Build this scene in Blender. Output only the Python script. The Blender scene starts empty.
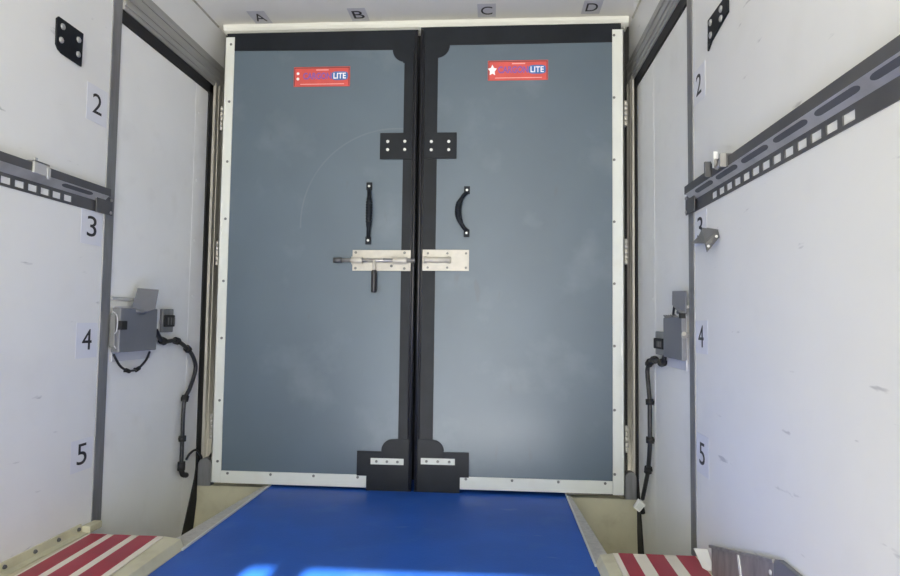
import bpy, bmesh, math, random
from mathutils import Vector, Matrix
random.seed(4)
S = bpy.context.scene
COL = S.collection

# ------------------------------------------------------------------ camera
CAM_F, CAM_YAW, CAM_PITCH, CAM_ROLL = 616.23, -0.0711, 0.0538, 0.0127
cd = bpy.data.cameras.new('camera')
cam = bpy.data.objects.new('camera', cd); COL.objects.link(cam)
cd.sensor_width = 36.0; cd.sensor_fit = 'HORIZONTAL'; cd.lens = CAM_F / 900 * 36
cd.clip_start = 0.02
fw = Vector((math.sin(CAM_YAW)*math.cos(CAM_PITCH), math.cos(CAM_YAW)*math.cos(CAM_PITCH), math.sin(CAM_PITCH)))
rt = Vector((math.cos(CAM_YAW), -math.sin(CAM_YAW), 0)); up = rt.cross(fw)
r2 = rt*math.cos(CAM_ROLL) + up*math.sin(CAM_ROLL); u2 = -rt*math.sin(CAM_ROLL) + up*math.cos(CAM_ROLL)
cam.matrix_world = Matrix(((r2.x, u2.x, -fw.x, 0), (r2.y, u2.y, -fw.y, 0), (r2.z, u2.z, -fw.z, 0), (0, 0, 0, 1)))
S.camera = cam

# ------------------------------------------------------------------ world: pale sky above, sunlit pale ground below
w = bpy.data.worlds.new('world'); S.world = w; w.use_nodes = True
wn = w.node_tree; bg = wn.nodes['Background']
tc = wn.nodes.new('ShaderNodeTexCoord'); sp = wn.nodes.new('ShaderNodeSeparateXYZ'); rp = wn.nodes.new('ShaderNodeValToRGB')
mp = wn.nodes.new('ShaderNodeMapRange')
mp.inputs['From Min'].default_value = -1; mp.inputs['From Max'].default_value = 1
wn.links.new(tc.outputs['Generated'], sp.inputs[0]); wn.links.new(sp.outputs['Z'], mp.inputs['Value'])
wn.links.new(mp.outputs[0], rp.inputs[0]); wn.links.new(rp.outputs[0], bg.inputs[0])
e = rp.color_ramp.elements
e[0].position = 0.0; e[0].color = (2.45, 2.33, 2.0, 1)
e[1].position = 0.47; e[1].color = (2.35, 2.26, 2.0, 1)
k = e.new(0.53); k.color = (0.84, 0.91, 1.0, 1)
k = e.new(1.0); k.color = (0.56, 0.75, 1.0, 1)
bg.inputs['Strength'].default_value = 8.6

# sun: through the added rear doorway on to the blue floor
sd = bpy.data.lights.new('sun', 'SUN'); sd.energy = 44.0; sd.angle = math.radians(0.5); sd.color = (1, 0.95, 0.86)
sun = bpy.data.objects.new('sun', sd); COL.objects.link(sun)
sun.rotation_euler = Vector((0.0, 4.425, -2.05)).to_track_quat('-Z', 'Y').to_euler()
sun.location = (0, -4, 4)
# portal in the added rear doorway (guides the sky light, adds none)
pd = bpy.data.lights.new('doorway_portal', 'AREA'); pd.shape = 'RECTANGLE'; pd.size = 1.0; pd.size_y = 2.06
pd.cycles.is_portal = True
po = bpy.data.objects.new('doorway_portal', pd); COL.objects.link(po)
po.location = (-0.205, -2.66, 0.31); po.rotation_euler = (math.radians(90), 0, math.radians(180))
po.rotation_euler = Vector((0, 1, 0)).to_track_quat('-Z', 'Y').to_euler()

S.view_settings.view_transform = 'Standard'; S.view_settings.look = 'None'
S.view_settings.gamma = 1.0; S.view_settings.use_curve_mapping = False
S.view_settings.exposure = 0.11

# ------------------------------------------------------------------ materials
def mat(name, col, rough=0.5, metal=0.0, var=0.0, var_scale=6.0, dirt=None, dirt_amt=0.0, dirt_scale=9.0,
        bump=0.0, bump_scale=60.0, stretch=(1, 1, 1), spec=0.5, scuff=None, scuff_amt=0.0, scuff_scale=(3, 3, 3)):
    m = bpy.data.materials.new(name); m.use_nodes = True
    nt = m.node_tree; b = nt.nodes['Principled BSDF']
    b.inputs['Base Color'].default_value = (*col, 1); b.inputs['Roughness'].default_value = rough
    b.inputs['Metallic'].default_value = metal; b.inputs['Specular IOR Level'].default_value = spec
    geo = nt.nodes.new('ShaderNodeNewGeometry')
    mapn = nt.nodes.new('ShaderNodeMapping'); mapn.inputs['Scale'].default_value = stretch
    nt.links.new(geo.outputs['Position'], mapn.inputs[0])
    cur = None
    def mix(fac, a, c, mode='MIX'):
        n = nt.nodes.new('ShaderNodeMix'); n.data_type = 'RGBA'; n.blend_type = mode
        if hasattr(fac, 'links'): nt.links.new(fac, n.inputs[0])
        else: n.inputs[0].default_value = fac
        for i, v in ((6, a), (7, c)):
            if hasattr(v, 'links'): nt.links.new(v, n.inputs[i])
            else: n.inputs[i].default_value = (*v, 1)
        return n.outputs[2]
    def noise(sc, det=5, vec=None):
        n = nt.nodes.new('ShaderNodeTexNoise'); n.inputs['Scale'].default_value = sc; n.inputs['Detail'].default_value = det
        nt.links.new(vec or mapn.outputs[0], n.inputs['Vector']); return n.outputs['Fac']
    def ramp(v, a, c):
        n = nt.nodes.new('ShaderNodeMapRange'); n.inputs['From Min'].default_value = a; n.inputs['From Max'].default_value = c
        nt.links.new(v, n.inputs['Value']); return n.outputs[0]
    cur = col
    if var:
        cur = mix(ramp(noise(var_scale), 0.3, 0.7), tuple(c*(1-var) for c in col), tuple(min(1, c*(1+var)) for c in col))
    if dirt:
        f = ramp(noise(dirt_scale, 8), 0.56, 0.80)
        mu = nt.nodes.new('ShaderNodeMath'); mu.operation = 'MULTIPLY'; mu.inputs[1].default_value = dirt_amt
        nt.links.new(f, mu.inputs[0]); cur = mix(mu.outputs[0], cur, dirt)
    if scuff:
        mp2 = nt.nodes.new('ShaderNodeMapping'); mp2.inputs['Scale'].default_value = scuff_scale
        mp2.inputs['Rotation'].default_value = (0.5, 0, 0.2)
        nt.links.new(geo.outputs['Position'], mp2.inputs[0])
        f = ramp(noise(1.0, 3, mp2.outputs[0]), 0.70, 0.76)
        mu = nt.nodes.new('ShaderNodeMath'); mu.operation = 'MULTIPLY'; mu.inputs[1].default_value = scuff_amt
        nt.links.new(f, mu.inputs[0]); cur = mix(mu.outputs[0], cur, scuff)
    if hasattr(cur, 'links'): nt.links.new(cur, b.inputs['Base Color'])
    if bump:
        bn = nt.nodes.new('ShaderNodeBump'); bn.inputs['Strength'].default_value = bump; bn.inputs['Distance'].default_value = 0.002
        nt.links.new(noise(bump_scale, 3), bn.inputs['Height']); nt.links.new(bn.outputs[0], b.inputs['Normal'])
    return m

M = {}
M['wall'] = mat('white_lining', (0.82, 0.82, 0.805), 0.42, var=0.025, var_scale=2.5, bump=0.15, bump_scale=14,
                dirt=(0.55, 0.54, 0.52), dirt_amt=0.18, dirt_scale=5, scuff=(0.30, 0.30, 0.32), scuff_amt=0.5, scuff_scale=(6, 9, 38))
M['ceiling'] = mat('cream_ceiling', (0.93, 0.92, 0.885), 0.5, var=0.03, var_scale=2)
M['door'] = mat('white_door_skin', (0.90, 0.90, 0.875), 0.42, var=0.03, var_scale=3, dirt=(0.6, 0.58, 0.52), dirt_amt=0.2)
M['alu'] = mat('dull_aluminium', (0.25, 0.25, 0.255), 0.42, 0.4, var=0.15, var_scale=9, stretch=(8, 8, 1))
M['jamb'] = mat('worn_aluminium', (0.55, 0.53, 0.48), 0.40, 0.25, var=0.12, var_scale=12, stretch=(6, 6, 1),
                dirt=(0.22, 0.17, 0.12), dirt_amt=0.3, dirt_scale=7)
M['rail'] = mat('rail_steel', (0.11, 0.11, 0.115), 0.5, 0.3, var=0.12, var_scale=10)
M['rail_web_lit'] = mat('bounce_lit_rail_web', (0.55, 0.53, 0.51), 0.4, 0.6, var=0.15, var_scale=14)  # paler than the rail: floor bounce on the underside painted in
M['steel'] = mat('stainless_steel', (0.36, 0.35, 0.34), 0.4, 0.5, var=0.2, var_scale=14, stretch=(3, 3, 1))
M['bright'] = mat('bright_zinc', (0.50, 0.475, 0.42), 0.42, 0.15, var=0.08, var_scale=30, dirt=(0.55, 0.42, 0.30), dirt_amt=0.3, dirt_scale=30)
M['box'] = mat('grey_powder_coat', (0.20, 0.205, 0.225), 0.5, 0.2, var=0.06)
M['pvc'] = mat('grey_pvc_panel', (0.100, 0.137, 0.173), 0.40, var=0.06, var_scale=3, bump=0.12, bump_scale=9,
               scuff=(0.10, 0.12, 0.14), scuff_amt=0.55, scuff_scale=(18, 3, 5), dirt=(0.30, 0.34, 0.37), dirt_amt=0.25, dirt_scale=4)
nt = M['pvc'].node_tree; bs = nt.nodes['Principled BSDF']; src = bs.inputs['Base Color'].links[0].from_socket
ge = nt.nodes.new('ShaderNodeNewGeometry'); vm = nt.nodes.new('ShaderNodeVectorMath'); vm.operation = 'DISTANCE'
vm.inputs[1].default_value = (-0.43, 2.63, 0.42); nt.links.new(ge.outputs['Position'], vm.inputs[0])
cmp_ = nt.nodes.new('ShaderNodeMath'); cmp_.operation = 'COMPARE'; cmp_.inputs[1].default_value = 0.418; cmp_.inputs[2].default_value = 0.0035
nt.links.new(vm.outputs['Value'], cmp_.inputs[0])
nz = nt.nodes.new('ShaderNodeTexNoise'); nz.inputs['Scale'].default_value = 4; nt.links.new(ge.outputs['Position'], nz.inputs['Vector'])
sx = nt.nodes.new('ShaderNodeSeparateXYZ'); nt.links.new(ge.outputs['Position'], sx.inputs[0])
le = nt.nodes.new('ShaderNodeMath'); le.operation = 'GREATER_THAN'; le.inputs[1].default_value = 0.40; nt.links.new(sx.outputs['Z'], le.inputs[0])
lx = nt.nodes.new('ShaderNodeMath'); lx.operation = 'LESS_THAN'; lx.inputs[1].default_value = -0.40; nt.links.new(sx.outputs['X'], lx.inputs[0])
m1 = nt.nodes.new('ShaderNodeMath'); m1.operation = 'MULTIPLY'; m2 = nt.nodes.new('ShaderNodeMath'); m2.operation = 'MULTIPLY'; m3 = nt.nodes.new('ShaderNodeMath'); m3.operation = 'MULTIPLY'
nt.links.new(cmp_.outputs[0], m1.inputs[0]); nt.links.new(nz.outputs['Fac'], m1.inputs[1])
nt.links.new(m1.outputs[0], m2.inputs[0]); nt.links.new(le.outputs[0], m2.inputs[1])
nt.links.new(m2.outputs[0], m3.inputs[0]); nt.links.new(lx.outputs[0], m3.inputs[1])
mx = nt.nodes.new('ShaderNodeMix'); mx.data_type = 'RGBA'; mx.inputs[7].default_value = (0.145, 0.18, 0.21, 1)
nt.links.new(m3.outputs[0], mx.inputs[0]); nt.links.new(src, mx.inputs[6]); nt.links.new(mx.outputs[2], bs.inputs['Base Color'])
M['black'] = mat('black_pvc', (0.010, 0.013, 0.018), 0.5, var=0.2, var_scale=12, spec=0.22)
M['rubber'] = mat('black_rubber', (0.022, 0.022, 0.026), 0.38, spec=0.5)
M['gasket'] = mat('matt_black_gasket', (0.012, 0.012, 0.013), 0.7)
M['trim'] = mat('white_plastic_trim', (0.70, 0.72, 0.68), 0.45, var=0.03, var_scale=8, dirt=(0.6, 0.55, 0.45), dirt_amt=0.2, dirt_scale=14)
M['screw'] = mat('screw_steel', (0.20, 0.205, 0.20), 0.4, 0.5)
M['boltgrey'] = mat('grey_bolt_head', (0.42, 0.42, 0.42), 0.35, 0.3)
M['whitebolt'] = mat('bright_bolt_head', (0.80, 0.80, 0.78), 0.35, 0.3)
M['floor'] = mat('blue_floor_coating', (0.017, 0.098, 0.46), 0.45, var=0.10, var_scale=5, bump=0.25, bump_scale=120,
                 dirt=(0.09, 0.20, 0.46), dirt_amt=0.35, dirt_scale=7, scuff=(0.25, 0.33, 0.5), scuff_amt=0.35, scuff_scale=(5, 22, 5))
M['cream'] = mat('aged_cream_sill', (0.62, 0.59, 0.43), 0.45, var=0.07, var_scale=8, dirt=(0.35, 0.29, 0.15), dirt_amt=0.55, dirt_scale=10)
M['cream_board'] = mat('cream_board', (0.80, 0.75, 0.63), 0.45, var=0.04)
M['red'] = mat('dark_red_tape', (0.36, 0.028, 0.05), 0.42, var=0.10, var_scale=14)
M['card'] = mat('pale_lilac_card', (0.76, 0.77, 0.82), 0.5)
M['ccard'] = mat('pale_grey_card', (0.66, 0.66, 0.70), 0.5)
M['ink'] = mat('black_ink', (0.02, 0.02, 0.025), 0.5)
M['signred'] = mat('sign_red', (0.62, 0.085, 0.07), 0.4, var=0.1, var_scale=20)
M['signblue'] = mat('sign_blue', (0.04, 0.15, 0.42), 0.4)
M['signpurple'] = mat('sign_purple', (0.22, 0.09, 0.36), 0.4)
M['signwhite'] = mat('sign_white', (0.9, 0.9, 0.92), 0.4)
M['signpink'] = mat('sign_pale_pink', (0.80, 0.38, 0.36), 0.4)
M['bounce_plate'] = mat('added_bounce_plate', (0.13, 0.125, 0.11), 0.6, var=0.1)  # tone of the added rear plate, set for its bounce light
M['steelpaint'] = mat('light_grey_plate', (0.46, 0.46, 0.46), 0.45)
M['lintel'] = mat('brushed_lintel', (0.40, 0.395, 0.38), 0.42, 0.3, var=0.09, var_scale=5, stretch=(2, 1, 6))
M['dark'] = mat('painted_cavity_shade', (0.02, 0.02, 0.02), 0.8)  # near-black stands in for shade in the cavity behind the doors
M['outer'] = mat('outer_body', (0.7, 0.7, 0.7), 0.5)
M['whiteplastic'] = mat('white_plastic', (0.82, 0.83, 0.80), 0.4)

# ------------------------------------------------------------------ mesh helpers
BASE = {}
class MB:
    def __init__(s): s.v = []; s.f = []; s.sm = []
    def box(s, x0, x1, y0, y1, z0, z1):
        x0, x1 = min(x0, x1), max(x0, x1); y0, y1 = min(y0, y1), max(y0, y1); z0, z1 = min(z0, z1), max(z0, z1)
        n = len(s.v)
        s.v += [(x0,y0,z0),(x1,y0,z0),(x1,y1,z0),(x0,y1,z0),(x0,y0,z1),(x1,y0,z1),(x1,y1,z1),(x0,y1,z1)]
        for q in ((0,3,2,1),(4,5,6,7),(0,1,5,4),(1,2,6,5),(2,3,7,6),(3,0,4,7)):
            s.f.append(tuple(n+i for i in q)); s.sm.append(False)
        return s
    def prism(s, poly, axis, a, b):
        n = len(s.v); k = len(poly)
        def P(p, t):
            if axis == 'x': return (t, p[0], p[1])
            if axis == 'y': return (p[0], t, p[1])
            return (p[0], p[1], t)
        s.v += [P(p, a) for p in poly] + [P(p, b) for p in poly]
        s.f.append(tuple(range(n, n+k))); s.f.append(tuple(range(n+2*k-1, n+k-1, -1)))
        for i in range(k):
            j = (i+1) % k; s.f.append((n+i, n+k+i, n+k+j, n+j))
        s.sm += [False]*(k+2)
        return s
    def slab(s, pts, nrm, t):
        n = len(s.v); k = len(pts); d = Vector(nrm).normalized()*t
        s.v += [tuple(p) for p in pts] + [tuple(Vector(p)+d) for p in pts]
        s.f.append(tuple(range(n, n+k))); s.f.append(tuple(range(n+2*k-1, n+k-1, -1)))
        for i in range(k):
            j = (i+1) % k; s.f.append((n+i, n+k+i, n+k+j, n+j))
        s.sm += [False]*(k+2)
        return s
    def tube(s, pts, r, n=10, flat=1.0, flat_dir=None):
        pts = [Vector(p) for p in pts]; m = len(pts)
        rr = r if isinstance(r, (list, tuple)) else [r]*m
        t0 = (pts[1]-pts[0]).normalized()
        ref = Vector(flat_dir) if flat_dir else (Vector((0,0,1)) if abs(t0.z) < 0.9 else Vector((1,0,0)))
        base = len(s.v)
        a = None
        for i, p in enumerate(pts):
            t = (pts[min(i+1, m-1)] - pts[max(i-1, 0)]).normalized()
            a = (ref - t*ref.dot(t)) if a is None or flat_dir else (a - t*a.dot(t))
            a.normalize(); b = t.cross(a)
            for q in range(n):
                an = 2*math.pi*q/n
                s.v.append(tuple(p + a*(rr[i]*flat*math.cos(an)) + b*(rr[i]*math.sin(an))))
        for i in range(m-1):
            for q in range(n):
                s.f.append((base+i*n+q, base+i*n+(q+1)%n, base+(i+1)*n+(q+1)%n, base+(i+1)*n+q)); s.sm.append(True)
        s.f.append(tuple(base+q for q in reversed(range(n)))); s.f.append(tuple(base+(m-1)*n+q for q in range(n)))
        s.sm += [False, False]
        return s
    def cyl(s, p0, p1, r, n=14): return s.tube([p0, p1], r, n)
    def build(s, name, m, parent=None, bevel=0.0):
        off = BASE[parent.name] if parent else Vector((0,0,0))
        me = bpy.data.meshes.new(name)
        me.from_pydata([tuple(Vector(p)-off) for p in s.v], [], s.f)
        for p, q in zip(me.polygons, s.sm): p.use_smooth = q
        bm = bmesh.new(); bm.from_mesh(me); bmesh.ops.recalc_face_normals(bm, faces=bm.faces); bm.to_mesh(me); bm.free()
        me.materials.append(M[m])
        o = bpy.data.objects.new(name, me); COL.objects.link(o)
        if parent: o.parent = parent
        BASE[o.name] = off.copy()
        if bevel:
            b = o.modifiers.new('bevel', 'BEVEL'); b.width = bevel; b.segments = 2; b.limit_method = 'ANGLE'; b.angle_limit = math.radians(40)
        return o

def tag(o, label, cat, group=None):
    o['label'] = label; o['category'] = cat
    if group: o['group'] = group
    return o
def thing(name, label, cat, loc, group=None):
    o = bpy.data.objects.new(name, None); COL.objects.link(o); o.location = loc; o.empty_display_size = 0.05
    BASE[o.name] = Vector(loc); return tag(o, label, cat, group)
def struct(mb, name, m, bevel=0.0):
    o = mb.build(name, m, None, bevel); o['kind'] = 'structure'; return o
def spline(pts, k=8):
    P = [Vector(p) for p in pts]; P = [P[0]*2-P[1]] + P + [P[-1]*2-P[-2]]; out = []
    for i in range(1, len(P)-2):
        for j in range(k):
            t = j/k; a, b, c, d = P[i-1], P[i], P[i+1], P[i+2]
            out.append(0.5*((2*b)+(c-a)*t+(2*a-5*b+4*c-d)*t*t+(3*b-a-3*c+d)*t**3))
    return out + [P[-2]]
# a screw head shared by every screw (axis -Y, +X or -X)
def head_mesh(nm, d, r, h, m):
    b = MB(); d = Vector(d)
    b.tube([Vector((0,0,0)), d*h*0.6, d*h], [r, r*0.95, r*0.55], 10)
    o = b.build(nm, m); me = o.data; bpy.data.objects.remove(o); return me
HEAD = {}
def screw(name, loc, parent, d=(0,-1,0), r=0.006, h=0.003, m='screw'):
    key = (d, r, h, m)
    if key not in HEAD: HEAD[key] = head_mesh(name, d, r, h, m)
    o = bpy.data.objects.new(name, HEAD[key]); COL.objects.link(o); o.parent = parent
    o.location = Vector(loc) - BASE[parent.name]; BASE[o.name] = Vector(loc); return o
def text(name, s, size, origin, right, upv, m, parent, depth=0.0006, width=None, bold=0.0):
    """lettering as mesh; origin = centre of the word, lying in the plane right x upv"""
    cu = bpy.data.curves.new(name, 'FONT'); cu.body = s; cu.size = size; cu.extrude = depth; cu.offset = bold
    cu.align_x = 'CENTER'; cu.align_y = 'CENTER'
    t = bpy.data.objects.new('t', cu); COL.objects.link(t)
    dg = bpy.context.evaluated_depsgraph_get(); me = bpy.data.meshes.new_from_object(t.evaluated_get(dg))
    bpy.data.objects.remove(t)
    xs = [v.co.x for v in me.vertices]; ys = [v.co.y for v in me.vertices]
    cx, cy = (min(xs)+max(xs))/2, (min(ys)+max(ys))/2
    kx = (width/(max(xs)-min(xs))) if width else 1
    R, U = Vector(right), Vector(upv); N = R.cross(U); off = BASE[parent.name]
    for v in me.vertices:
        v.co = Vector(origin) - off + R*((v.co.x-cx)*kx) + U*(v.co.y-cy) + N*v.co.z
    me.materials.clear(); me.materials.append(M[m])
    o = bpy.data.objects.new(name, me); COL.objects.link(o); o.parent = parent; BASE[o.name] = off.copy(); return o

# ------------------------------------------------------------------ room shell
XL, XR = -1.2993, 0.6095
FL, CE = -0.72, 1.365
REAR = -2.6
FX0, FX1 = -0.957, 0.311              # edges of the blue floor
def side_wall(name, X, s, ye):
    # s = +1 when the outside lies towards +X
    b = MB()
    b.box(X, X+s*0.06, REAR, ye, -1.06, CE+0.03)
    b.box(X, X+s*0.06, ye, 2.82, 1.045, CE+0.03)
    b.box(X, X+s*0.06, 2.70, 2.82, -1.06, 1.045)
    b.box(X+s*0.08, X+s*0.10, REAR, 2.82, -1.06, CE+0.03)
    return struct(b, name, 'wall')
side_wall('wall_left', XL, -1, 2.0); side_wall('wall_right', XR, 1, 1.964)
struct(MB().box(XL-0.1, XR+0.1, REAR, 2.92, CE, CE+0.04), 'ceiling', 'ceiling')
struct(MB().box(FX0, FX1, 1.25, 2.82, FL-0.04, FL), 'floor', 'floor')
struct(MB().box(FX0, FX1, REAR, 1.25, FL-0.04, FL), 'trim_6', 'bounce_plate')  # unseen floor plate, added to keep blue bounce off walls and ceiling
struct(MB().box(XL-0.1, XR+0.1, 2.82, 2.92, -1.06, CE), 'wall_front', 'dark')
b = MB()
b.box(XL-0.1, -0.70, REAR-0.05, REAR, -1.06, CE+0.03); b.box(0.29, XR+0.1, REAR-0.05, REAR, -1.06, CE+0.03)
b.box(-0.70, 0.29, REAR-0.05, REAR, 1.33, CE+0.03); b.box(-0.628, -0.53, REAR-0.05, REAR, 1.285, 1.33)  # header, plus a small block added to notch the sun patch
b.box(-0.70, 0.29, REAR-0.05, REAR, -1.06, -0.72)
struct(b, 'wall_rear_added', 'wall')  # unseen, added: doorway shaped to admit daylight and bound the sun patch
# ceiling cove over the bulkhead doors
cp = [(2.718, 1.3655), (2.719, 1.352), (2.726, 1.339), (2.742, 1.332), (2.80, 1.332), (2.80, 1.3655)]
struct(MB().prism(cp, 'x', -1.268, 0.589), 'trim_1', 'whiteplastic', 0.001)
for i, (X, s) in enumerate(((XL, 1), (XR, -1))):
    b = MB().prism([(X, CE), (X+s*0.006, CE), (X, CE-0.006)], 'y', REAR, 2.735)
    struct(b, 'trim_%d' % (2+i), 'jamb')

# posts, lintels and jambs of the side doors (aluminium frame)
def frame(X, s, y0, y1, nm, wedge):
    # s = +1 towards the room
    struct(MB().box(X-s*0.02, X+s*0.003, y0, y1, -0.70, CE), nm % 1, 'alu', 0.002)
    b = MB()
    b.box(X-s*0.02, X+s*0.010, y1, 2.82, 1.070, 1.188)
    for z in (1.085, 1.112, 1.150): b.box(X+s*0.010, X+s*0.015, y1, 2.80, z, z+0.014)
    struct(b, nm % 2, 'lintel', 0.0015)
    b = MB()
    b.box(X-s*0.02, X+s*0.010, 2.700, 2.82, -0.72, 1.070)
    for y in (2.702, 2.738, 2.790): b.box(X+s*0.010, X+s*0.0135, y, y+0.018, -0.72, 1.085)
    struct(b, nm % 3, 'jamb', 0.0015)
    b = MB()
    b.box(X-s*0.03, X+s*0.004, y1, 2.70, 1.026, 1.070)
    b.box(X-s*0.03, X+s*0.004, 2.664, 2.70, -0.64, 1.070)
    b.prism(wedge, 'x', X-s*0.03, X+s*0.004)
    struct(b, nm % 4, 'gasket', 0.001)
frame(XL, 1, 1.953, 2.003, 'trim_1%d', [(2.664, -0.64), (2.70, -0.64), (2.69, -0.71), (2.645, -0.94), (2.62, -1.03), (2.52, -1.03), (2.555, -0.915), (2.650, -0.70)])
frame(XR, -1, 1.917, 1.967, 'trim_2%d', [(2.664, -0.64), (2.70, -0.64), (2.665, -0.93), (2.65, -1.03), (2.53, -1.03), (2.570, -0.93)])
# dark rounded caps at the feet of the jambs
for i, (x0, x1) in enumerate(((-1.292, -1.232), (0.557, 0.603))):
    xm = (x0+x1)/2; r = (x1-x0)/2
    poly = [(x0, -0.735), (x1, -0.735)] + [(xm+r*math.cos(a), -0.645+r*math.sin(a)) for a in [math.pi*q/8 for q in range(9)]]
    struct(MB().prism(poly, 'y', 2.665, 2.70), 'trim_3%d' % i, 'alu', 0.001)

# raised side sills, step wells beside the doors
def sill(X, s, fx, bx, y1, nm):
    b = MB()
    # ledge: flat to bx, then slopes to the floor edge
    b.prism([(X, -0.684), (bx, -0.684), (fx+(-s)*0.012, -0.690), (fx, -0.716), (fx, -0.78), (X, -0.78)], 'y', REAR, y1)
    struct(b, nm % 1, 'cream', 0.002)
    b = MB()
    b.box(X-s*0.03, fx, 2.672, 2.72, -1.06, -0.735)          # far wall of the well
    b.box(X-s*0.03, fx, y1-0.02, y1, -1.06, -0.78)
    b.box(X-s*0.03, fx, y1, 2.70, -1.08, -1.04)              # bottom of the well
    b.box(fx, fx-s*0.006, y1, 2.70, -1.06, -0.76)
    struct(b, nm % 2, 'cream')
    b = MB()
    fl = 0.052 if s < 0 else 0.070
    b.prism([(fx+s*0.004, y1), (fx-s*fl, y1), (fx-s*fl*0.25, 2.645), (fx+s*0.004, 2.645)], 'z', -0.722, -0.716)
    struct(b, nm % 3, 'jamb', 0.001)
    struct(MB().box(fx+s*0.006, fx+s*0.001, y1-0.02, 2.645, -0.719, -0.712), nm % 4, 'trim')
sill(XL, 1, FX0, -1.02, 1.903, 'trim_4%d'); sill(XR, -1, FX1, 0.362, 1.908, 'trim_5%d')

# base angle along the left wall, with its bolts
b = MB().box(XL, XL+0.006, REAR, 1.900, -0.684, -0.655).box(XL, XL+0.03, REAR, 1.900, -0.684, -0.680)
o = struct(b, 'baseboard_left', 'cream', 0.001)
b = MB().box(XL+0.004, XL+0.034, 1.90, 1.962, -0.684, -0.662).build('end_block', 'cream', o, 0.003)
for y in (1.48, 1.59, 1.70, 1.795, 1.885): screw('bolt', (XL+0.006, y, -0.668), o, (1,0,0), 0.006, 0.007, 'rail')
o = struct(MB().box(XR, XR-0.005, REAR, 1.90, -0.684, -0.668), 'baseboard_right', 'cream', 0.001)

# ------------------------------------------------------------------ bulkhead doors
D = 2.63
def arc(cx, cz, r, a0, a1, n=8): return [(cx+r*math.cos(math.radians(a0+(a1-a0)*i/n)), cz+r*math.sin(math.radians(a0+(a1-a0)*i/n))) for i in range(n+1)]
def pull_handle(door, x, z0, z1, bulge, nm_label=None):
    h = MB(); B_ = Vector(bulge); n = 36; pts = []; rad = []
    side = B_.cross(Vector((0,0,1))).normalized()
    for i in range(n+1):
        t = i/n; zz = z0+0.012+(z1-z0-0.024)*t
        q = math.sin(math.pi*t)**0.7 if 0 < t < 1 else 0
        pts.append(Vector((x, D-0.006, zz)) + B_*q)
        r = 0.0088 + 0.0050*max(0, 1-((t-0.5)/0.32)**4)
        if 0.27 < t < 0.73: r += 0.0018*(1 if i % 2 else -1)
        rad.append(r)
    h.tube(pts, rad, 10)
    for zz in (z0, z1):
        h.box(x-0.0125, x+0.0125, D-0.009, D, zz-0.017, zz+0.017)
    o = h.build('pull_handle', 'black', door, 0.002)
    for zz in (z0, z1): screw('screw', (x, D-0.010, zz), o, (0,-1,0), 0.0058, 0.003, 'whitebolt')
def sign(door, x0, x1, z0, z1, star):
    yb = D-0.0025
    o = MB().box(x0, x1, yb, D, z0, z1).build('name_sign', 'signred', door, 0.0006)
    W, H = x1-x0, z1-z0; R, U = (1,0,0), (0,0,1); yf = yb-0.0008
    f = MB(); t = 0.0022
    f.box(x0+0.003, x1-0.003, yb-0.0006, yb, z1-0.006, z1-0.006+t); f.box(x0+0.003, x0+0.003+t, yb-0.0006, yb, z0+0.004, z1-0.004)
    f.box(x1-0.003-t, x1-0.003, yb-0.0006, yb, z0+0.004, z1-0.004)
    f.build('sign_border', 'ink', o)
    # blue rounded plate behind the last four letters
    cx = x0+W*0.82; cz = z0+H*0.53; a, c = W*0.145, H*0.22
    f = MB().prism([(cx+a*math.copysign(abs(math.cos(q))**0.5, math.cos(q)), cz+c*math.copysign(abs(math.sin(q))**0.5, math.sin(q))) for q in [2*math.pi*i/24 for i in range(24)]], 'y', yb, yb-0.0006)
    f.build('sign_patch', 'signblue', o)
    text('lettering', 'LITE', 0.036, (cx, yf, cz), R, U, 'signwhite', o, width=W*0.22, bold=0.0006)
    text('lettering', 'CARGON', 0.040, (x0+W*0.42, yf, cz), R, U, 'signpurple', o, width=W*0.50, bold=0.0012)
    f = MB()
    if star:
        f.prism([(x0+W*0.075+0.020*rr*math.cos(q), cz-0.002+0.026*rr*math.sin(q)) for q, rr in [(math.pi/2+math.pi*i/5, (1 if i % 2 == 0 else 0.55)) for i in range(10)]], 'y', yb, yb-0.0007)
    else:
        for dz in (0.012, -0.012): f.cyl((x0+W*0.075, yb, cz+dz), (x0+W*0.075, yb-0.0008, cz+dz), 0.0065, 12)
    f.build('sign_emblem', 'signwhite', o)
    f = MB().box(x0+W*0.40, x0+W*0.62, yb-0.0006, yb, z1-0.017, z1-0.012)
    f.box(x0+W*0.12, x0+W*0.90, yb-0.0006, yb, z0+0.009, z0+0.0125)
    f.build('sign_small_line', 'signpink', o)
def hinge_set(door, x, zs):
    for z in zs:
        b = MB()
        for k in range(5): b.cyl((x, D+0.012, z-0.055+k*0.022), (x, D+0.012, z-0.036+k*0.022), 0.0075, 12)
        b.box(x-0.004, x+0.004, D+0.012, D+0.035, z-0.055, z+0.053)
        b.build('hinge', 'jamb', door)

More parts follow.
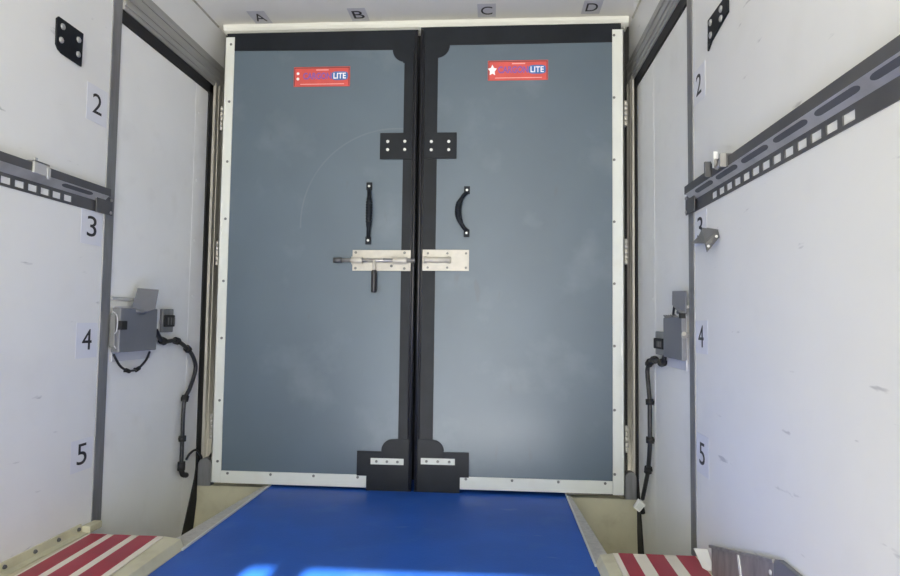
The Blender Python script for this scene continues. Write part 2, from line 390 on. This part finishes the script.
# ---- left leaf
dl = thing('bulkhead_door', 'left grey plastic bulkhead door with a bolt, a drop grip and a straight black handle', 'door', (-0.775, D+0.02, -0.715), 'bulkhead double doors')
MB().box(-1.200, -0.345, D, D+0.04, -0.70, 1.262).build('panel', 'pvc', dl, 0.001)
Z1 = 1.278
b = MB()
poly = [(-1.205, Z1), (-0.341, Z1), (-0.341, -0.55), (-0.400, -0.55), (-0.400, 1.130)] + [(-0.402-0.004, 1.130)] + arc(-0.398, 1.190, 0.055, 262, 180) + [(-1.205, 1.199)]
b.prism(poly, 'y', D-0.004, D)
b.build('edge_band', 'black', dl, 0.001)
b = MB().prism([(-0.575, -0.556), (-0.470, -0.556)] + arc(-0.423, -0.552, 0.048, 175, 95) + [(-0.399, -0.502), (-0.341, -0.502), (-0.341, -0.722), (-0.533, -0.722), (-0.533, -0.66), (-0.575, -0.66)], 'y', D-0.007, D-0.001)
tg = b.build('threshold_guard', 'black', dl, 0.001)
cs = MB().box(-0.515, -0.374, D-0.011, D-0.007, -0.610, -0.584).build('clamp_strip', 'trim', dl, 0.001)
for x in (-0.490, -0.445, -0.400): screw('screw', (x, D-0.011, -0.597), cs)
mpo = MB().box(-0.501, -0.362, D-0.008, D-0.003, 0.701, 0.817).build('mounting_plate', 'black', dl, 0.0012)
for x in (-0.467, -0.392):
    for z in (0.779, 0.743): screw('screw', (x, D-0.008, z), mpo, r=0.0072, m='whitebolt')
MB().tube([(-0.3475, D-0.004, Z1-0.01), (-0.3475, D-0.004, -0.715)], 0.0062, 10).tube([(-0.3580, D-0.003, Z1-0.09), (-0.3580, D-0.003, -0.55)], 0.0035, 8).build('rubber_seal', 'rubber', dl)
st = MB().box(-1.214, -1.169, D-0.006, D, -0.708, 1.260).box(-1.214, -1.208, D-0.006, D+0.04, -0.708, 1.260).build('side_trim', 'trim', dl, 0.001)
for z in (1.227, 0.966, 0.695, 0.439, 0.164, -0.086, -0.356, -0.617): screw('screw', (-1.185, D-0.006, z), st)
bt = MB().box(-1.169, -0.534, D-0.006, D, -0.709, -0.657).build('bottom_trim', 'trim', dl, 0.001)
for x in (-1.139, -0.949, -0.761, -0.570): screw('screw', (x, D-0.006, -0.667), bt)
sign(dl, -0.895, -0.642, 1.030, 1.119, False)
pull_handle(dl, -0.545, 0.345, 0.582, (0.009, -0.040, 0))
sb = MB().box(-0.612, -0.358, D-0.008, D-0.004, 0.213, 0.303).build('slide_bolt', 'bright', dl, 0.001)
for x in (-0.598, -0.385):
    for z in (0.292, 0.224): screw('screw', (x, D-0.008, z), sb, r=0.0062)
b = MB().cyl((-0.672, D-0.020, 0.257), (-0.338, D-0.020, 0.257), 0.0085, 14)
b.build('bolt_rod', 'steel', sb)
MB().cyl((-0.692, D-0.020, 0.257), (-0.655, D-0.020, 0.257), 0.0115, 14).build('bolt_end_cap', 'rail', sb)
b = MB()
for x0, x1 in ((-0.614, -0.566), (-0.432, -0.372)):
    b.cyl((x0, D-0.020, 0.257), (x1, D-0.020, 0.257), 0.0135, 14); b.box(x0, x1, D-0.020, D-0.008, 0.240, 0.274)
b.build('bolt_guide', 'bright', sb, 0.001)
MB().cyl((-0.513, D-0.022, 0.258), (-0.513, D-0.022, 0.205), 0.0075, 12).build('bolt_stem', 'bright', sb)
MB().tube([(-0.513, D-0.022, 0.214), (-0.513, D-0.022, 0.208), (-0.513, D-0.022, 0.124), (-0.513, D-0.022, 0.118)], [0.010, 0.0125, 0.0125, 0.009], 14).build('bolt_grip', 'rubber', sb)
MB().cyl((-0.441, D-0.008, 0.234), (-0.441, D-0.013, 0.234), 0.006, 10).build('stop_pin', 'rail', sb)
MB().box(-0.475, -0.432, D-0.029, D-0.024, 0.257, 0.265).build('latch_slot', 'rail', sb)
hinge_set(dl, -1.224, (0.896, 0.290, -0.470))

# ---- right leaf
dr = thing('bulkhead_door', 'right grey plastic bulkhead door with a keeper plate and a sideways curved black handle', 'door', (0.115, D+0.02, -0.715), 'bulkhead double doors')
MB().box(-0.318, 0.535, D, D+0.04, -0.70, 1.270).build('panel', 'pvc', dr, 0.001)
Z2 = 1.288
poly = [(0.535, Z2), (-0.329, Z2), (-0.329, -0.55), (-0.252, -0.55), (-0.252, 1.150), (-0.250, 1.150)] + arc(-0.256, 1.206, 0.055, 278, 360) + [(0.535, 1.206)]
MB().prism(poly, 'y', D-0.004, D).build('edge_band', 'black', dr, 0.001)
b = MB().prism([(-0.098, -0.552), (-0.208, -0.552)] + arc(-0.252, -0.550, 0.048, 5, 85) + [(-0.256, -0.500), (-0.329, -0.500), (-0.329, -0.722), (-0.136, -0.722), (-0.136, -0.655), (-0.098, -0.655)], 'y', D-0.007, D-0.001)
b.build('threshold_guard', 'black', dr, 0.001)
cs = MB().box(-0.301, -0.157, D-0.011, D-0.007, -0.604, -0.578).build('clamp_strip', 'trim', dr, 0.001)
for x in (-0.277, -0.229, -0.181): screw('screw', (x, D-0.011, -0.591), cs)
mpo = MB().box(-0.306, -0.166, D-0.008, D-0.003, 0.702, 0.817).build('mounting_plate', 'black', dr, 0.0012)
for x in (-0.276, -0.200):
    for z in (0.777, 0.741): screw('screw', (x, D-0.008, z), mpo, r=0.0072, m='whitebolt')
MB().tube([(-0.3225, D-0.004, Z2-0.01), (-0.3225, D-0.004, -0.715)], 0.0068, 10).tube([(-0.3105, D-0.003, Z2-0.09), (-0.3105, D-0.003, -0.55)], 0.0030, 8).build('rubber_seal', 'rubber', dr)
st = MB().box(0.4975, 0.547, D-0.006, D, -0.707, 1.260).box(0.541, 0.547, D-0.006, D+0.04, -0.707, 1.260).build('side_trim', 'trim', dr, 0.001)
for z in (1.234, 0.962, 0.693, 0.428, 0.166, -0.095, -0.360, -0.623): screw('screw', (0.5045, D-0.006, z), st)
bt = MB().box(-0.135, 0.4965, D-0.006, D, -0.704, -0.652).build('bottom_trim', 'trim', dr, 0.001)
for x in (-0.110, 0.083, 0.274, 0.466): screw('screw', (x, D-0.006, -0.661), bt)
sign(dr, -0.034, 0.225, 1.045, 1.133, True)
pull_handle(dr, -0.119, 0.378, 0.564, (-0.036, -0.026, 0))
kp = MB().box(-0.307, -0.107, D-0.008, D-0.004, 0.215, 0.306).build('keeper_plate', 'bright', dr, 0.001)
for x in (-0.284, -0.200, -0.120):
    for z in (0.290, 0.229): screw('screw', (x, D-0.008, z), kp, r=0.0052)
MB().tube([(-0.300, D-0.016, 0.261), (-0.288, D-0.016, 0.261), (-0.284, D-0.016, 0.261), (-0.200, D-0.016, 0.261), (-0.196, D-0.016, 0.261), (-0.184, D-0.016, 0.261)], [0.015, 0.015, 0.012, 0.012, 0.015, 0.014], 16).build('keeper_sleeve', 'bright', kp)
hinge_set(dr, 0.556, (0.900, 0.305, -0.480))

# ------------------------------------------------------------------ side doors
def side_door(label, X, s, y0, ystrip):
    t = thing('side_door', label, 'door', (X-s*0.02, (y0+2.66)/2, -1.03), 'side doors')
    MB().box(X-s*0.035, X-s*0.002, y0, 2.660, -1.03, 1.024).build('door_skin', 'door', t, 0.002)
    e_ = MB().box(X-s*0.0025, X-s*0.0014, ystrip, 2.660, -1.03, 1.018).build('edge_cover', 'door', t)
    for z in (0.90, 0.60, 0.336, 0.096, -0.15): screw('screw', (X-s*0.0014, ystrip+0.03, z), e_, (s,0,0), 0.005, 0.002, 'door')
    return t
side_door('white side door in the left wall, beyond the left aluminium post', XL, 1, 2.006, 2.55)
side_door('white side door in the right wall, beyond the right aluminium post', XR, -1, 1.970, 2.39)

def lock_box(label, X, s, y0, y1, o, z0, z1, flap, right):
    t = thing('lock_box', label, 'lock', (X, (y0+y1)/2, z0-0.03), 'lock boxes on the side doors')
    MB().box(X+s*0.0015, X+s*0.006, y0+0.012, y1+0.012, z0-0.032, z1+0.006).build('back_plate', 'ccard', t, 0.001)
    MB().box(X+s*0.0015, X+s*0.008, y0, (y0+y1)/2+0.02, z1+0.026, z1+0.037).build('top_strip', 'steelpaint', t, 0.001)
    MB().box(X+s*0.006, X+s*o, y0+0.004, y1, z0, z1).build('housing', 'box', t, 0.003)
    # flap: tab bent up out of the top, turned towards the rear
    P = [Vector(p) for p in flap]; N = (P[1]-P[0]).cross(P[2]-P[0])
    MB().slab(P, N if N.y > 0 else -N, 0.004).build('flap', 'box', t, 0.001)
    lo = sorted(P, key=lambda p: p.z)[:2]
    MB().tube([lo[0]+Vector((0, 0.002, 0.001)), lo[1]+Vector((0, 0.002, 0.001))], 0.006, 10).build('flap_fold', 'box', t)
    b = MB()
    ye = y0
    xa = X+s*o*0.30; xb = X+s*o*0.85
    if not right:
        b.tube(spline([(xa, ye-0.002, z1-0.012), (xb, ye-0.006, z1-0.030), (xb, ye-0.006, z0+0.075), (xa, ye-0.006, z0+0.045), (xb, ye-0.006, z0+0.015)]), 0.0018, 8)
        b.build('latch_spring', 'ccard', t)
        MB().box(X+s*o*0.75, X+s*(o+0.010), y0+0.000, y0+0.030, z1-0.075, z1-0.045).build('latch_button', 'gasket', t, 0.001)
        MB().box(X+s*0.008, X+s*o*0.7, y0-0.008, y0+0.004, z0+0.02, z1-0.02).build('latch_plate', 'alu', t, 0.001)
    else:
        MB().cyl((X+s*o*0.6, y0+0.004, (z0+z1)/2+0.012), (X+s*o*0.6, y0-0.002, (z0+z1)/2+0.012), 0.0115, 20).build('lock_barrel', 'alu', t)
        MB().cyl((X+s*o*0.8, y0-0.002, (z0+z1)/2+0.016), (X+s*o*0.8, y0-0.006, (z0+z1)/2+0.016), 0.0065, 14).build('key_slot', 'bright', t)
        MB().box(X+s*o*0.5, X+s*(o+0.004), y0-0.004, y0+0.018, z1-0.004, z1+0.012).build('latch_button', 'gasket', t, 0.001)
        MB().tube([(X+s*0.024, 2.040, z1+0.062), (X+s*0.018, 2.085, z1+0.002)], 0.004, 8).build('flap_stay', 'rubber', t)
        b = MB()
        for i in range(6): b.tube([(X+s*(o-0.004), y1-0.018-i*0.026, z1-0.001), (X+s*(o+0.003), y1-0.022-i*0.026, z1+0.007), (X+s*(o-0.004), y1-0.030-i*0.026, z1-0.001)], 0.0025, 6)
        b.build('spring', 'alu', t)
    return t
LFLAP = [(-1.275, 2.126, 0.105), (-1.235, 2.195, 0.103), (-1.235, 2.176, 0.031), (-1.25, 2.134, 0.017), (-1.275, 2.089, 0.022)]
RFLAP = [(0.578, 2.047, 0.107), (0.599, 1.972, 0.105), (0.599, 1.974, 0.035), (0.585, 2.007, 0.037), (0.578, 2.048, 0.062)]
lock_box('grey steel lock box with a tilted flap on the left side door', XL, 1, 2.006, 2.242, 0.036, -0.121, 0.032, LFLAP, False)
lock_box('grey steel lock box with a round key barrel on the right side door', XR, -1, 1.976, 2.190, 0.022, -0.114, 0.022, RFLAP, True)

def switch_block(label, X, s, y0, y1, z0, z1, o):
    t = thing('door_switch', label, 'switch', (X, (y0+y1)/2, z0), 'door switches')
    MB().box(X, X+s*o*0.6, y0, y1, z0, z1).build('switch_body', 'alu', t, 0.003)
    MB().box(X+s*o*0.6, X+s*o, y0+0.002, y1-0.004, z0+0.022, z1-0.024).build('switch_insert', 'gasket', t, 0.003)
    b = MB()
    for i in range(3): b.box(X+s*o, X+s*(o+0.003), y0+0.02+i*0.022, y0+0.026+i*0.022, z0+0.03, z1-0.034)
    b.build('switch_rib', 'rail', t)
switch_block('small grey and black switch block beside the lock box on the left side door', XL, 1, 2.322, 2.402, -0.058, 0.034, 0.022)
switch_block('small black and grey switch block behind the lock box on the right side door', XR, -1, 2.205, 2.335, -0.112, -0.028, 0.020)

def cable(name, label, pts, r, clips, X, s, base=0.0015, group=None):
    t = thing(name, label, 'cable', pts[-1], group)
    P = spline(pts, 8); MB().tube(P, r, 8).build('cable_sheath', 'rubber', t)
    for i in clips:
        p = Vector(pts[i]); d = (Vector(pts[min(i+1, len(pts)-1)])-Vector(pts[max(i-1, 0)])).normalized()
        b = MB().tube([p-d*0.011, p+d*0.011], r*1.75, 10)
        b.box(X+s*base, p.x, p.y-0.005, p.y+0.005, p.z-0.005, p.z+0.005)
        b.build('cable_clip', 'gasket', t)
    return t
xc = XL+0.017
c = cable('sensor_cable', 'thick black cable running down the left side door from its lock box', [(xc, y, z) for y, z in
    ((2.266, -0.048), (2.320, -0.091), (2.425, -0.094), (2.518, -0.131), (2.575, -0.175), (2.592, -0.225), (2.550, -0.297), (2.511, -0.336), (2.500, -0.400), (2.500, -0.500), (2.500, -0.610))],
    0.0085, (1, 2, 3, 7, 9), XL, 1, group='black door cables')
MB().tube([(xc, 2.500, -0.595), (xc, 2.500, -0.630)], 0.015, 12).tube(spline([(xc, 2.500, -0.628), (xc, 2.515, -0.650), (xc, 2.545, -0.660)], 5), 0.011, 10).build('cable_plug', 'gasket', c)
xc = XL+0.020
cable('looped_cable', 'thin black cable looping below the lock box on the left side door', [(xc, y, z) for y, z in
    ((2.006, -0.128), (2.045, -0.168), (2.090, -0.188), (2.115, -0.190), (2.150, -0.187), (2.200, -0.160), (2.226, -0.128))], 0.0042, (2, 4), XL, 1, 0.008)
xc = XR-0.017
c = cable('sensor_cable', 'thick black cable hanging down the right side door to the white plug', [(xc, y, z) for y, z in
    ((2.192, -0.112), (2.222, -0.136), (2.330, -0.133), (2.403, -0.149), (2.434, -0.180), (2.420, -0.234), (2.402, -0.296), (2.400, -0.360), (2.400, -0.438), (2.404, -0.470), (2.430, -0.556), (2.473, -0.624), (2.520, -0.690))],
    0.0085, (1, 2, 3, 6, 8, 10), XR, -1, group='black door cables')
# short string of black wire tied round the left jamb, low down
t = tag(MB().tube(spline([(XL+0.006, 2.560, -0.600), (XL+0.012, 2.580, -0.578), (XL+0.02, 2.615, -0.570), (XL+0.022, 2.655, -0.600), (XL+0.022, 2.690, -0.640), (XL+0.024, 2.740, -0.625), (XL+0.024, 2.79, -0.600)], 6), 0.005, 8).build('wire_tie', 'rubber'),
        'loose black wire tie at the foot of the left door jamb', 'wire')
# white connector at the end of the right cable
t = thing('cable_connector', 'small white square plug at the bottom of the right door cable', 'plug', (0.586, 2.51, -0.742))
P = [(0.555, 2.505, -0.722), (0.577, 2.505, -0.740), (0.602, 2.505, -0.710), (0.576, 2.505, -0.689)]
MB().slab(P, (0, 1, 0), 0.020).build('plug_body', 'whiteplastic', t, 0.003)
MB().slab([Vector(p)*1.0 + (Vector((0.5785, 2.505, -0.715))-Vector(p))*0.35 + Vector((0, -0.001, 0)) for p in P], (0, 1, 0), 0.003).build('plug_face', 'trim', t)
b = MB().tube([(0.588, 2.515, -0.722), (0.593, 2.52, -0.745)], 0.010, 10).build('plug_gland', 'gasket', t)

# ------------------------------------------------------------------ load rails on the side walls
def load_rail(label, X, s, y0, y1, slot_y1, slot_n, p, ho, openings):
    t = thing('load_rail', label, 'rail', (X, (y0+y1)/2, 0.342), 'perforated load rails')
    MB().box(X+s*0.004, X+s*0.024, y0, y1, 0.400, 0.425).build('rail_lip', 'rail', t, 0.001)
    # sloping web under the lip, dark slabs painting the shade of its long openings
    MB().prism([(X, 0.400), (X+s*0.024, 0.400), (X+s*0.003, 0.378), (X, 0.378)], 'y', y0, y1-0.01).build('rail_web', 'rail_web_lit', t)
    nrm = Vector((s*0.022, 0, -0.021)).normalized()
    A = Vector((X+s*0.0205, 0, 0.3964)); Bq = Vector((X+s*0.0115, 0, 0.3870))
    yy = y1-0.205
    for i in range(openings):
        pts = [(0.5-0.5*math.cos(math.pi*k/8), 0.018*math.sin(math.pi*k/8)) for k in range(9)]
        q = [A.lerp(Bq, u_)+Vector((0, yy+0.105+v_, 0)) for u_, v_ in pts] + [A.lerp(Bq, 1-u_)+Vector((0, yy-v_, 0)) for u_, v_ in pts]
        MB().slab([v - nrm*0.001 for v in q], nrm, 0.0016).build('opening_shade', 'rail', t)
        yy -= 0.17
    # lower flange: real rectangular holes
    b = MB(); o0, o1 = X, X+s*0.003
    ye = slot_y1; ys = ye-ho-(slot_n-1)*p
    b.box(o0, o1, y0, ys, 0.342, 0.378); b.box(o0, o1, ye, y1-0.01, 0.342, 0.378)
    b.box(o0, o1, ys, ye, 0.342, 0.3495); b.box(o0, o1, ys, ye, 0.3685, 0.378)
    for i in range(slot_n-1): b.box(o0, o1, ys+i*p+ho, ys+(i+1)*p, 0.3495, 0.3685)
    b.build('rail_flange', 'rail', t)
    ep = MB().box(X+s*0.0085, X+s*0.012, y1-0.055, y1+0.030, 0.340, 0.399).build('end_plate', 'rail', t, 0.001)
    for z in (0.349, 0.392): screw('bolt', (X+s*0.012, y1+0.020, z), ep, (s,0,0), 0.006, 0.004, 'steel')
    return t
load_rail('slotted steel rail along the left wall above the number 3 card', XL, 1, REAR+0.1, 1.950, 1.790, 14, 0.048, 0.034, 1)
load_rail('slotted steel rail along the right wall above the small folded bracket', XR, -1, REAR+0.1, 1.935, 1.756, 13, 0.054, 0.038, 10)

def rail_clip(label, X, s, y0, y1, shiny):
    t = thing('rail_clip', label, 'clip', (X+s*0.03, (y0+y1)/2, 0.40), 'clips hooked on the rails')
    MB().box(X+s*0.002, X+s*0.031, y0, y1, 0.4255, 0.4310).build('clip_hook', 'alu' if not shiny else 'rail', t, 0.0012)
    if shiny:
        MB().box(X+s*0.0245, X+s*0.029, y0, y1, 0.397, 0.4310).build('clip_face', 'rail', t, 0.0012)
        MB().box(X+s*0.029, X+s*0.046, y1-0.008, y1, 0.397, 0.438).build('clip_cheek', 'rail', t, 0.001)
        MB().box(X+s*0.029, X+s*0.040, y0+0.058, y0+0.070, 0.410, 0.452).build('clip_tongue', 'whitebolt', t, 0.001)
        MB().box(X+s*0.029, X+s*0.044, y0, y0+0.008, 0.397, 0.432).build('clip_cheek', 'steel', t, 0.001)
        MB().tube(spline([(X+s*0.036, y0+0.008, 0.428), (X+s*0.040, y0+0.02, 0.405), (X+s*0.040, y0+0.04, 0.405), (X+s*0.036, y0+0.052, 0.428)]), 0.005, 10).build('clip_bow', 'steel', t)
    else:
        MB().box(X+s*0.0245, X+s*0.031, y0, y1, 0.396, 0.4310).build('clip_face', 'steelpaint', t, 0.0015)
        MB().box(X+s*0.026, X+s*0.031, y0, y0+0.012, 0.4310, 0.439).build('clip_ear', 'steelpaint', t, 0.0012)
        MB().box(X+s*0.031, X+s*0.035, y1-0.012, y1, 0.388, 0.420).build('clip_tab', 'steelpaint', t, 0.0012)
rail_clip('plain grey clip hooked over the left load rail', XL, 1, 1.596, 1.655, False)
rail_clip('dark steel clip with a bright upright tongue on the right load rail', XR, -1, 1.575, 1.690, True)

# folded bracket under the right rail
t = thing('folded_bracket', 'small folded grey bracket on the right wall under the rail end', 'bracket', (0.607, 1.78, 0.24))
MB().slab([(0.608, 1.715, 0.257), (0.574, 1.720, 0.221), (0.588, 1.880, 0.241), (0.608, 1.880, 0.262), (0.608, 1.841, 0.283)], (0.4, 0, 0.5), 0.003).build('bracket_leaf', 'alu', t, 0.0006)
fl = MB().slab([(0.608, 1.714, 0.258), (0.574, 1.719, 0.222), (0.577, 1.712, 0.196), (0.608, 1.704, 0.236)], (0, 1, 0), 0.003).build('bracket_flange', 'rail', t, 0.0006)
for p in ((0.601, 1.708, 0.239), (0.582, 1.714, 0.213)): screw('bolt', p, fl, (0,-1,0), 0.0042, 0.002, 'whitebolt')  # white discs stand in for holes showing the wall behind

# black fixing plates high on the walls
def fixing_plate(label, X, s, poly, bolts):
    t = thing('fixing_plate', label, 'plate', (X, sum(p[0] for p in poly)/len(poly), min(p[1] for p in poly)), 'black four-bolt plates')
    o = MB().prism(poly, 'x', X, X+s*0.006).build('plate', 'black', t, 0.0015)
    for y, z in bolts: screw('bolt', (X+s*0.006, y, z), o, (s,0,0), 0.0095, 0.005, 'boltgrey')
fixing_plate('black plate with four bright bolts above the left number 2 card', XL, 1,
    [(1.696, 0.889), (1.806, 0.888), (1.804, 0.781), (1.715, 0.784), (1.700, 0.790), (1.690, 0.802), (1.688, 0.880)],
    [(1.712, 0.865), (1.708, 0.822), (1.783, 0.858), (1.784, 0.812)])
fixing_plate('black plate with four bright bolts above the right number 2 card', XR, -1,
    [(1.768, 0.869), (1.620, 0.869), (1.620, 0.818), (1.745, 0.796), (1.772, 0.780)],
    [(1.742, 0.850), (1.742, 0.814), (1.662, 0.848), (1.662, 0.822)])

# ------------------------------------------------------------------ number and letter cards
def card(name, label, o, R, U, w_, h_, s, size, m='card', wid=None, shift=(0, 0), group=None):
    t = thing(name, label, 'card', o, group)
    R, U = Vector(R), Vector(U); N = R.cross(U); o = Vector(o)
    q = [o-R*w_/2-U*h_/2, o+R*w_/2-U*h_/2, o+R*w_/2+U*h_/2, o-R*w_/2+U*h_/2]
    MB().slab(q, N, 0.0008).build('card_sheet', m, t)
    text('character', s, size, o+N*0.0012+R*shift[0]+U*shift[1], R, U, 'ink', t, 0.0003, wid)
Lr, Rr_, Up = (0, 1, 0), (0, -1, 0), (0, 0, 1)
g = 'number cards on the side walls'
for s_, z, h_ in (('2', 0.690, 0.120), ('3', 0.288, 0.112), ('4', -0.076, 0.112), ('5', -0.438, 0.100)):
    card('number_card', 'pale card with the number %s on the left wall beside the post' % s_, (XL+0.0005, 1.892, z), Lr, Up, 0.102, h_, s_, 0.095, shift=(0.0, 0.003), wid=0.046, group=g)
for s_, z, h_ in (('2', 0.718, 0.105), ('3', 0.284, 0.10), ('4', -0.037, 0.097), ('5', -0.378, 0.115)):
    card('number_card', 'pale card with the number %s on the right wall beside the post' % s_, (XR-0.0005, 1.858, z), Rr_, Up, 0.102, h_, s_, 0.092, shift=(-0.004, 0.002), wid=0.045, group=g)
for s_, x, y in (('A', -1.069, 2.655), ('B', -0.615, 2.650), ('C', -0.042, 2.640), ('D', 0.413, 2.632)):
    card('letter_card', 'grey card with the letter %s on the ceiling above the doors' % s_, (x, y, CE-0.0005), (1, 0, 0), (0, -1, 0), 0.080, 0.115, s_, 0.098, 'ccard', 0.050, group='letter cards on the ceiling')

# ------------------------------------------------------------------ striped boards on the sills
def striped(label, x0, x1, y0, y1, stripes, skew):
    t = thing('striped_board', label, 'board', ((x0+x1)/2, y0, -0.684), 'red and cream striped boards')
    zt = -0.6795
    MB().prism([(x0+skew, y0), (x1+skew, y0), (x1, y1), (x0, y1)], 'z', -0.6838, zt).build('board', 'cream_board', t, 0.001)
    for a, c in stripes:
        MB().prism([(a+skew, y0), (c+skew, y0), (c, y1-0.001), (a, y1-0.001)], 'z', zt, zt+0.0008).build('red_stripe', 'red', t)
striped('red and cream striped board on the left sill', -1.262, -1.018, 0.9, 1.888, [(-1.252, -1.200), (-1.176, -1.121), (-1.096, -1.038)], 0.05)
striped('red and cream striped board on the right sill', 0.358, 0.600, 0.9, 1.896, [(0.374, 0.416), (0.454, 0.505), (0.541, 0.596)], -0.01)

# white tab leaning in the corner at the right post, steel guard on the right wall
t = thing('white_tab', 'small white plastic tab standing at the foot of the right post', 'tab', (0.594, 1.80, -0.68))
MB().slab([(0.581, 1.86, -0.646), (0.607, 1.82, -0.634), (0.606, 1.765, -0.672), (0.588, 1.80, -0.6825)], (0.3, 1, 0.3), 0.004).build('tab_plate', 'whiteplastic', t, 0.001)
MB().box(0.588, 0.607, 1.77, 1.80, -0.6838, -0.680).build('tab_foot', 'cream', t, 0.0008)
t = thing('wheel_arch_guard', 'stainless steel guard with a sloping top low on the right wall', 'guard', (XR, 1.2, -0.68))
MB().prism([(1.768, -0.679), (1.768, -0.603), (1.385, -0.497), (1.385, -0.679)], 'x', XR-0.010, XR).build('front_sheet', 'steel', t, 0.002)
MB().prism([(1.384, -0.679), (1.384, -0.497), (1.36, -0.489), (0.2, -0.489), (0.2, -0.679)], 'x', XR-0.012, XR).build('side_sheet', 'box', t, 0.002)
MB().prism([(1.772, -0.603), (1.380, -0.495), (1.380, -0.503), (1.772, -0.611)], 'x', XR-0.016, XR-0.008).build('rolled_edge', 'steel', t, 0.001)
MB().prism([(1.575, -0.557), (1.585, -0.560), (1.545, -0.679), (1.535, -0.679)], 'x', XR-0.012, XR-0.009).build('tape_strip', 'whiteplastic', t)
for y, z in ((1.40, -0.53), (1.33, -0.52)): screw('bolt', (XR-0.011, y, z), t, (-1,0,0), 0.006, 0.003, 'whitebolt')
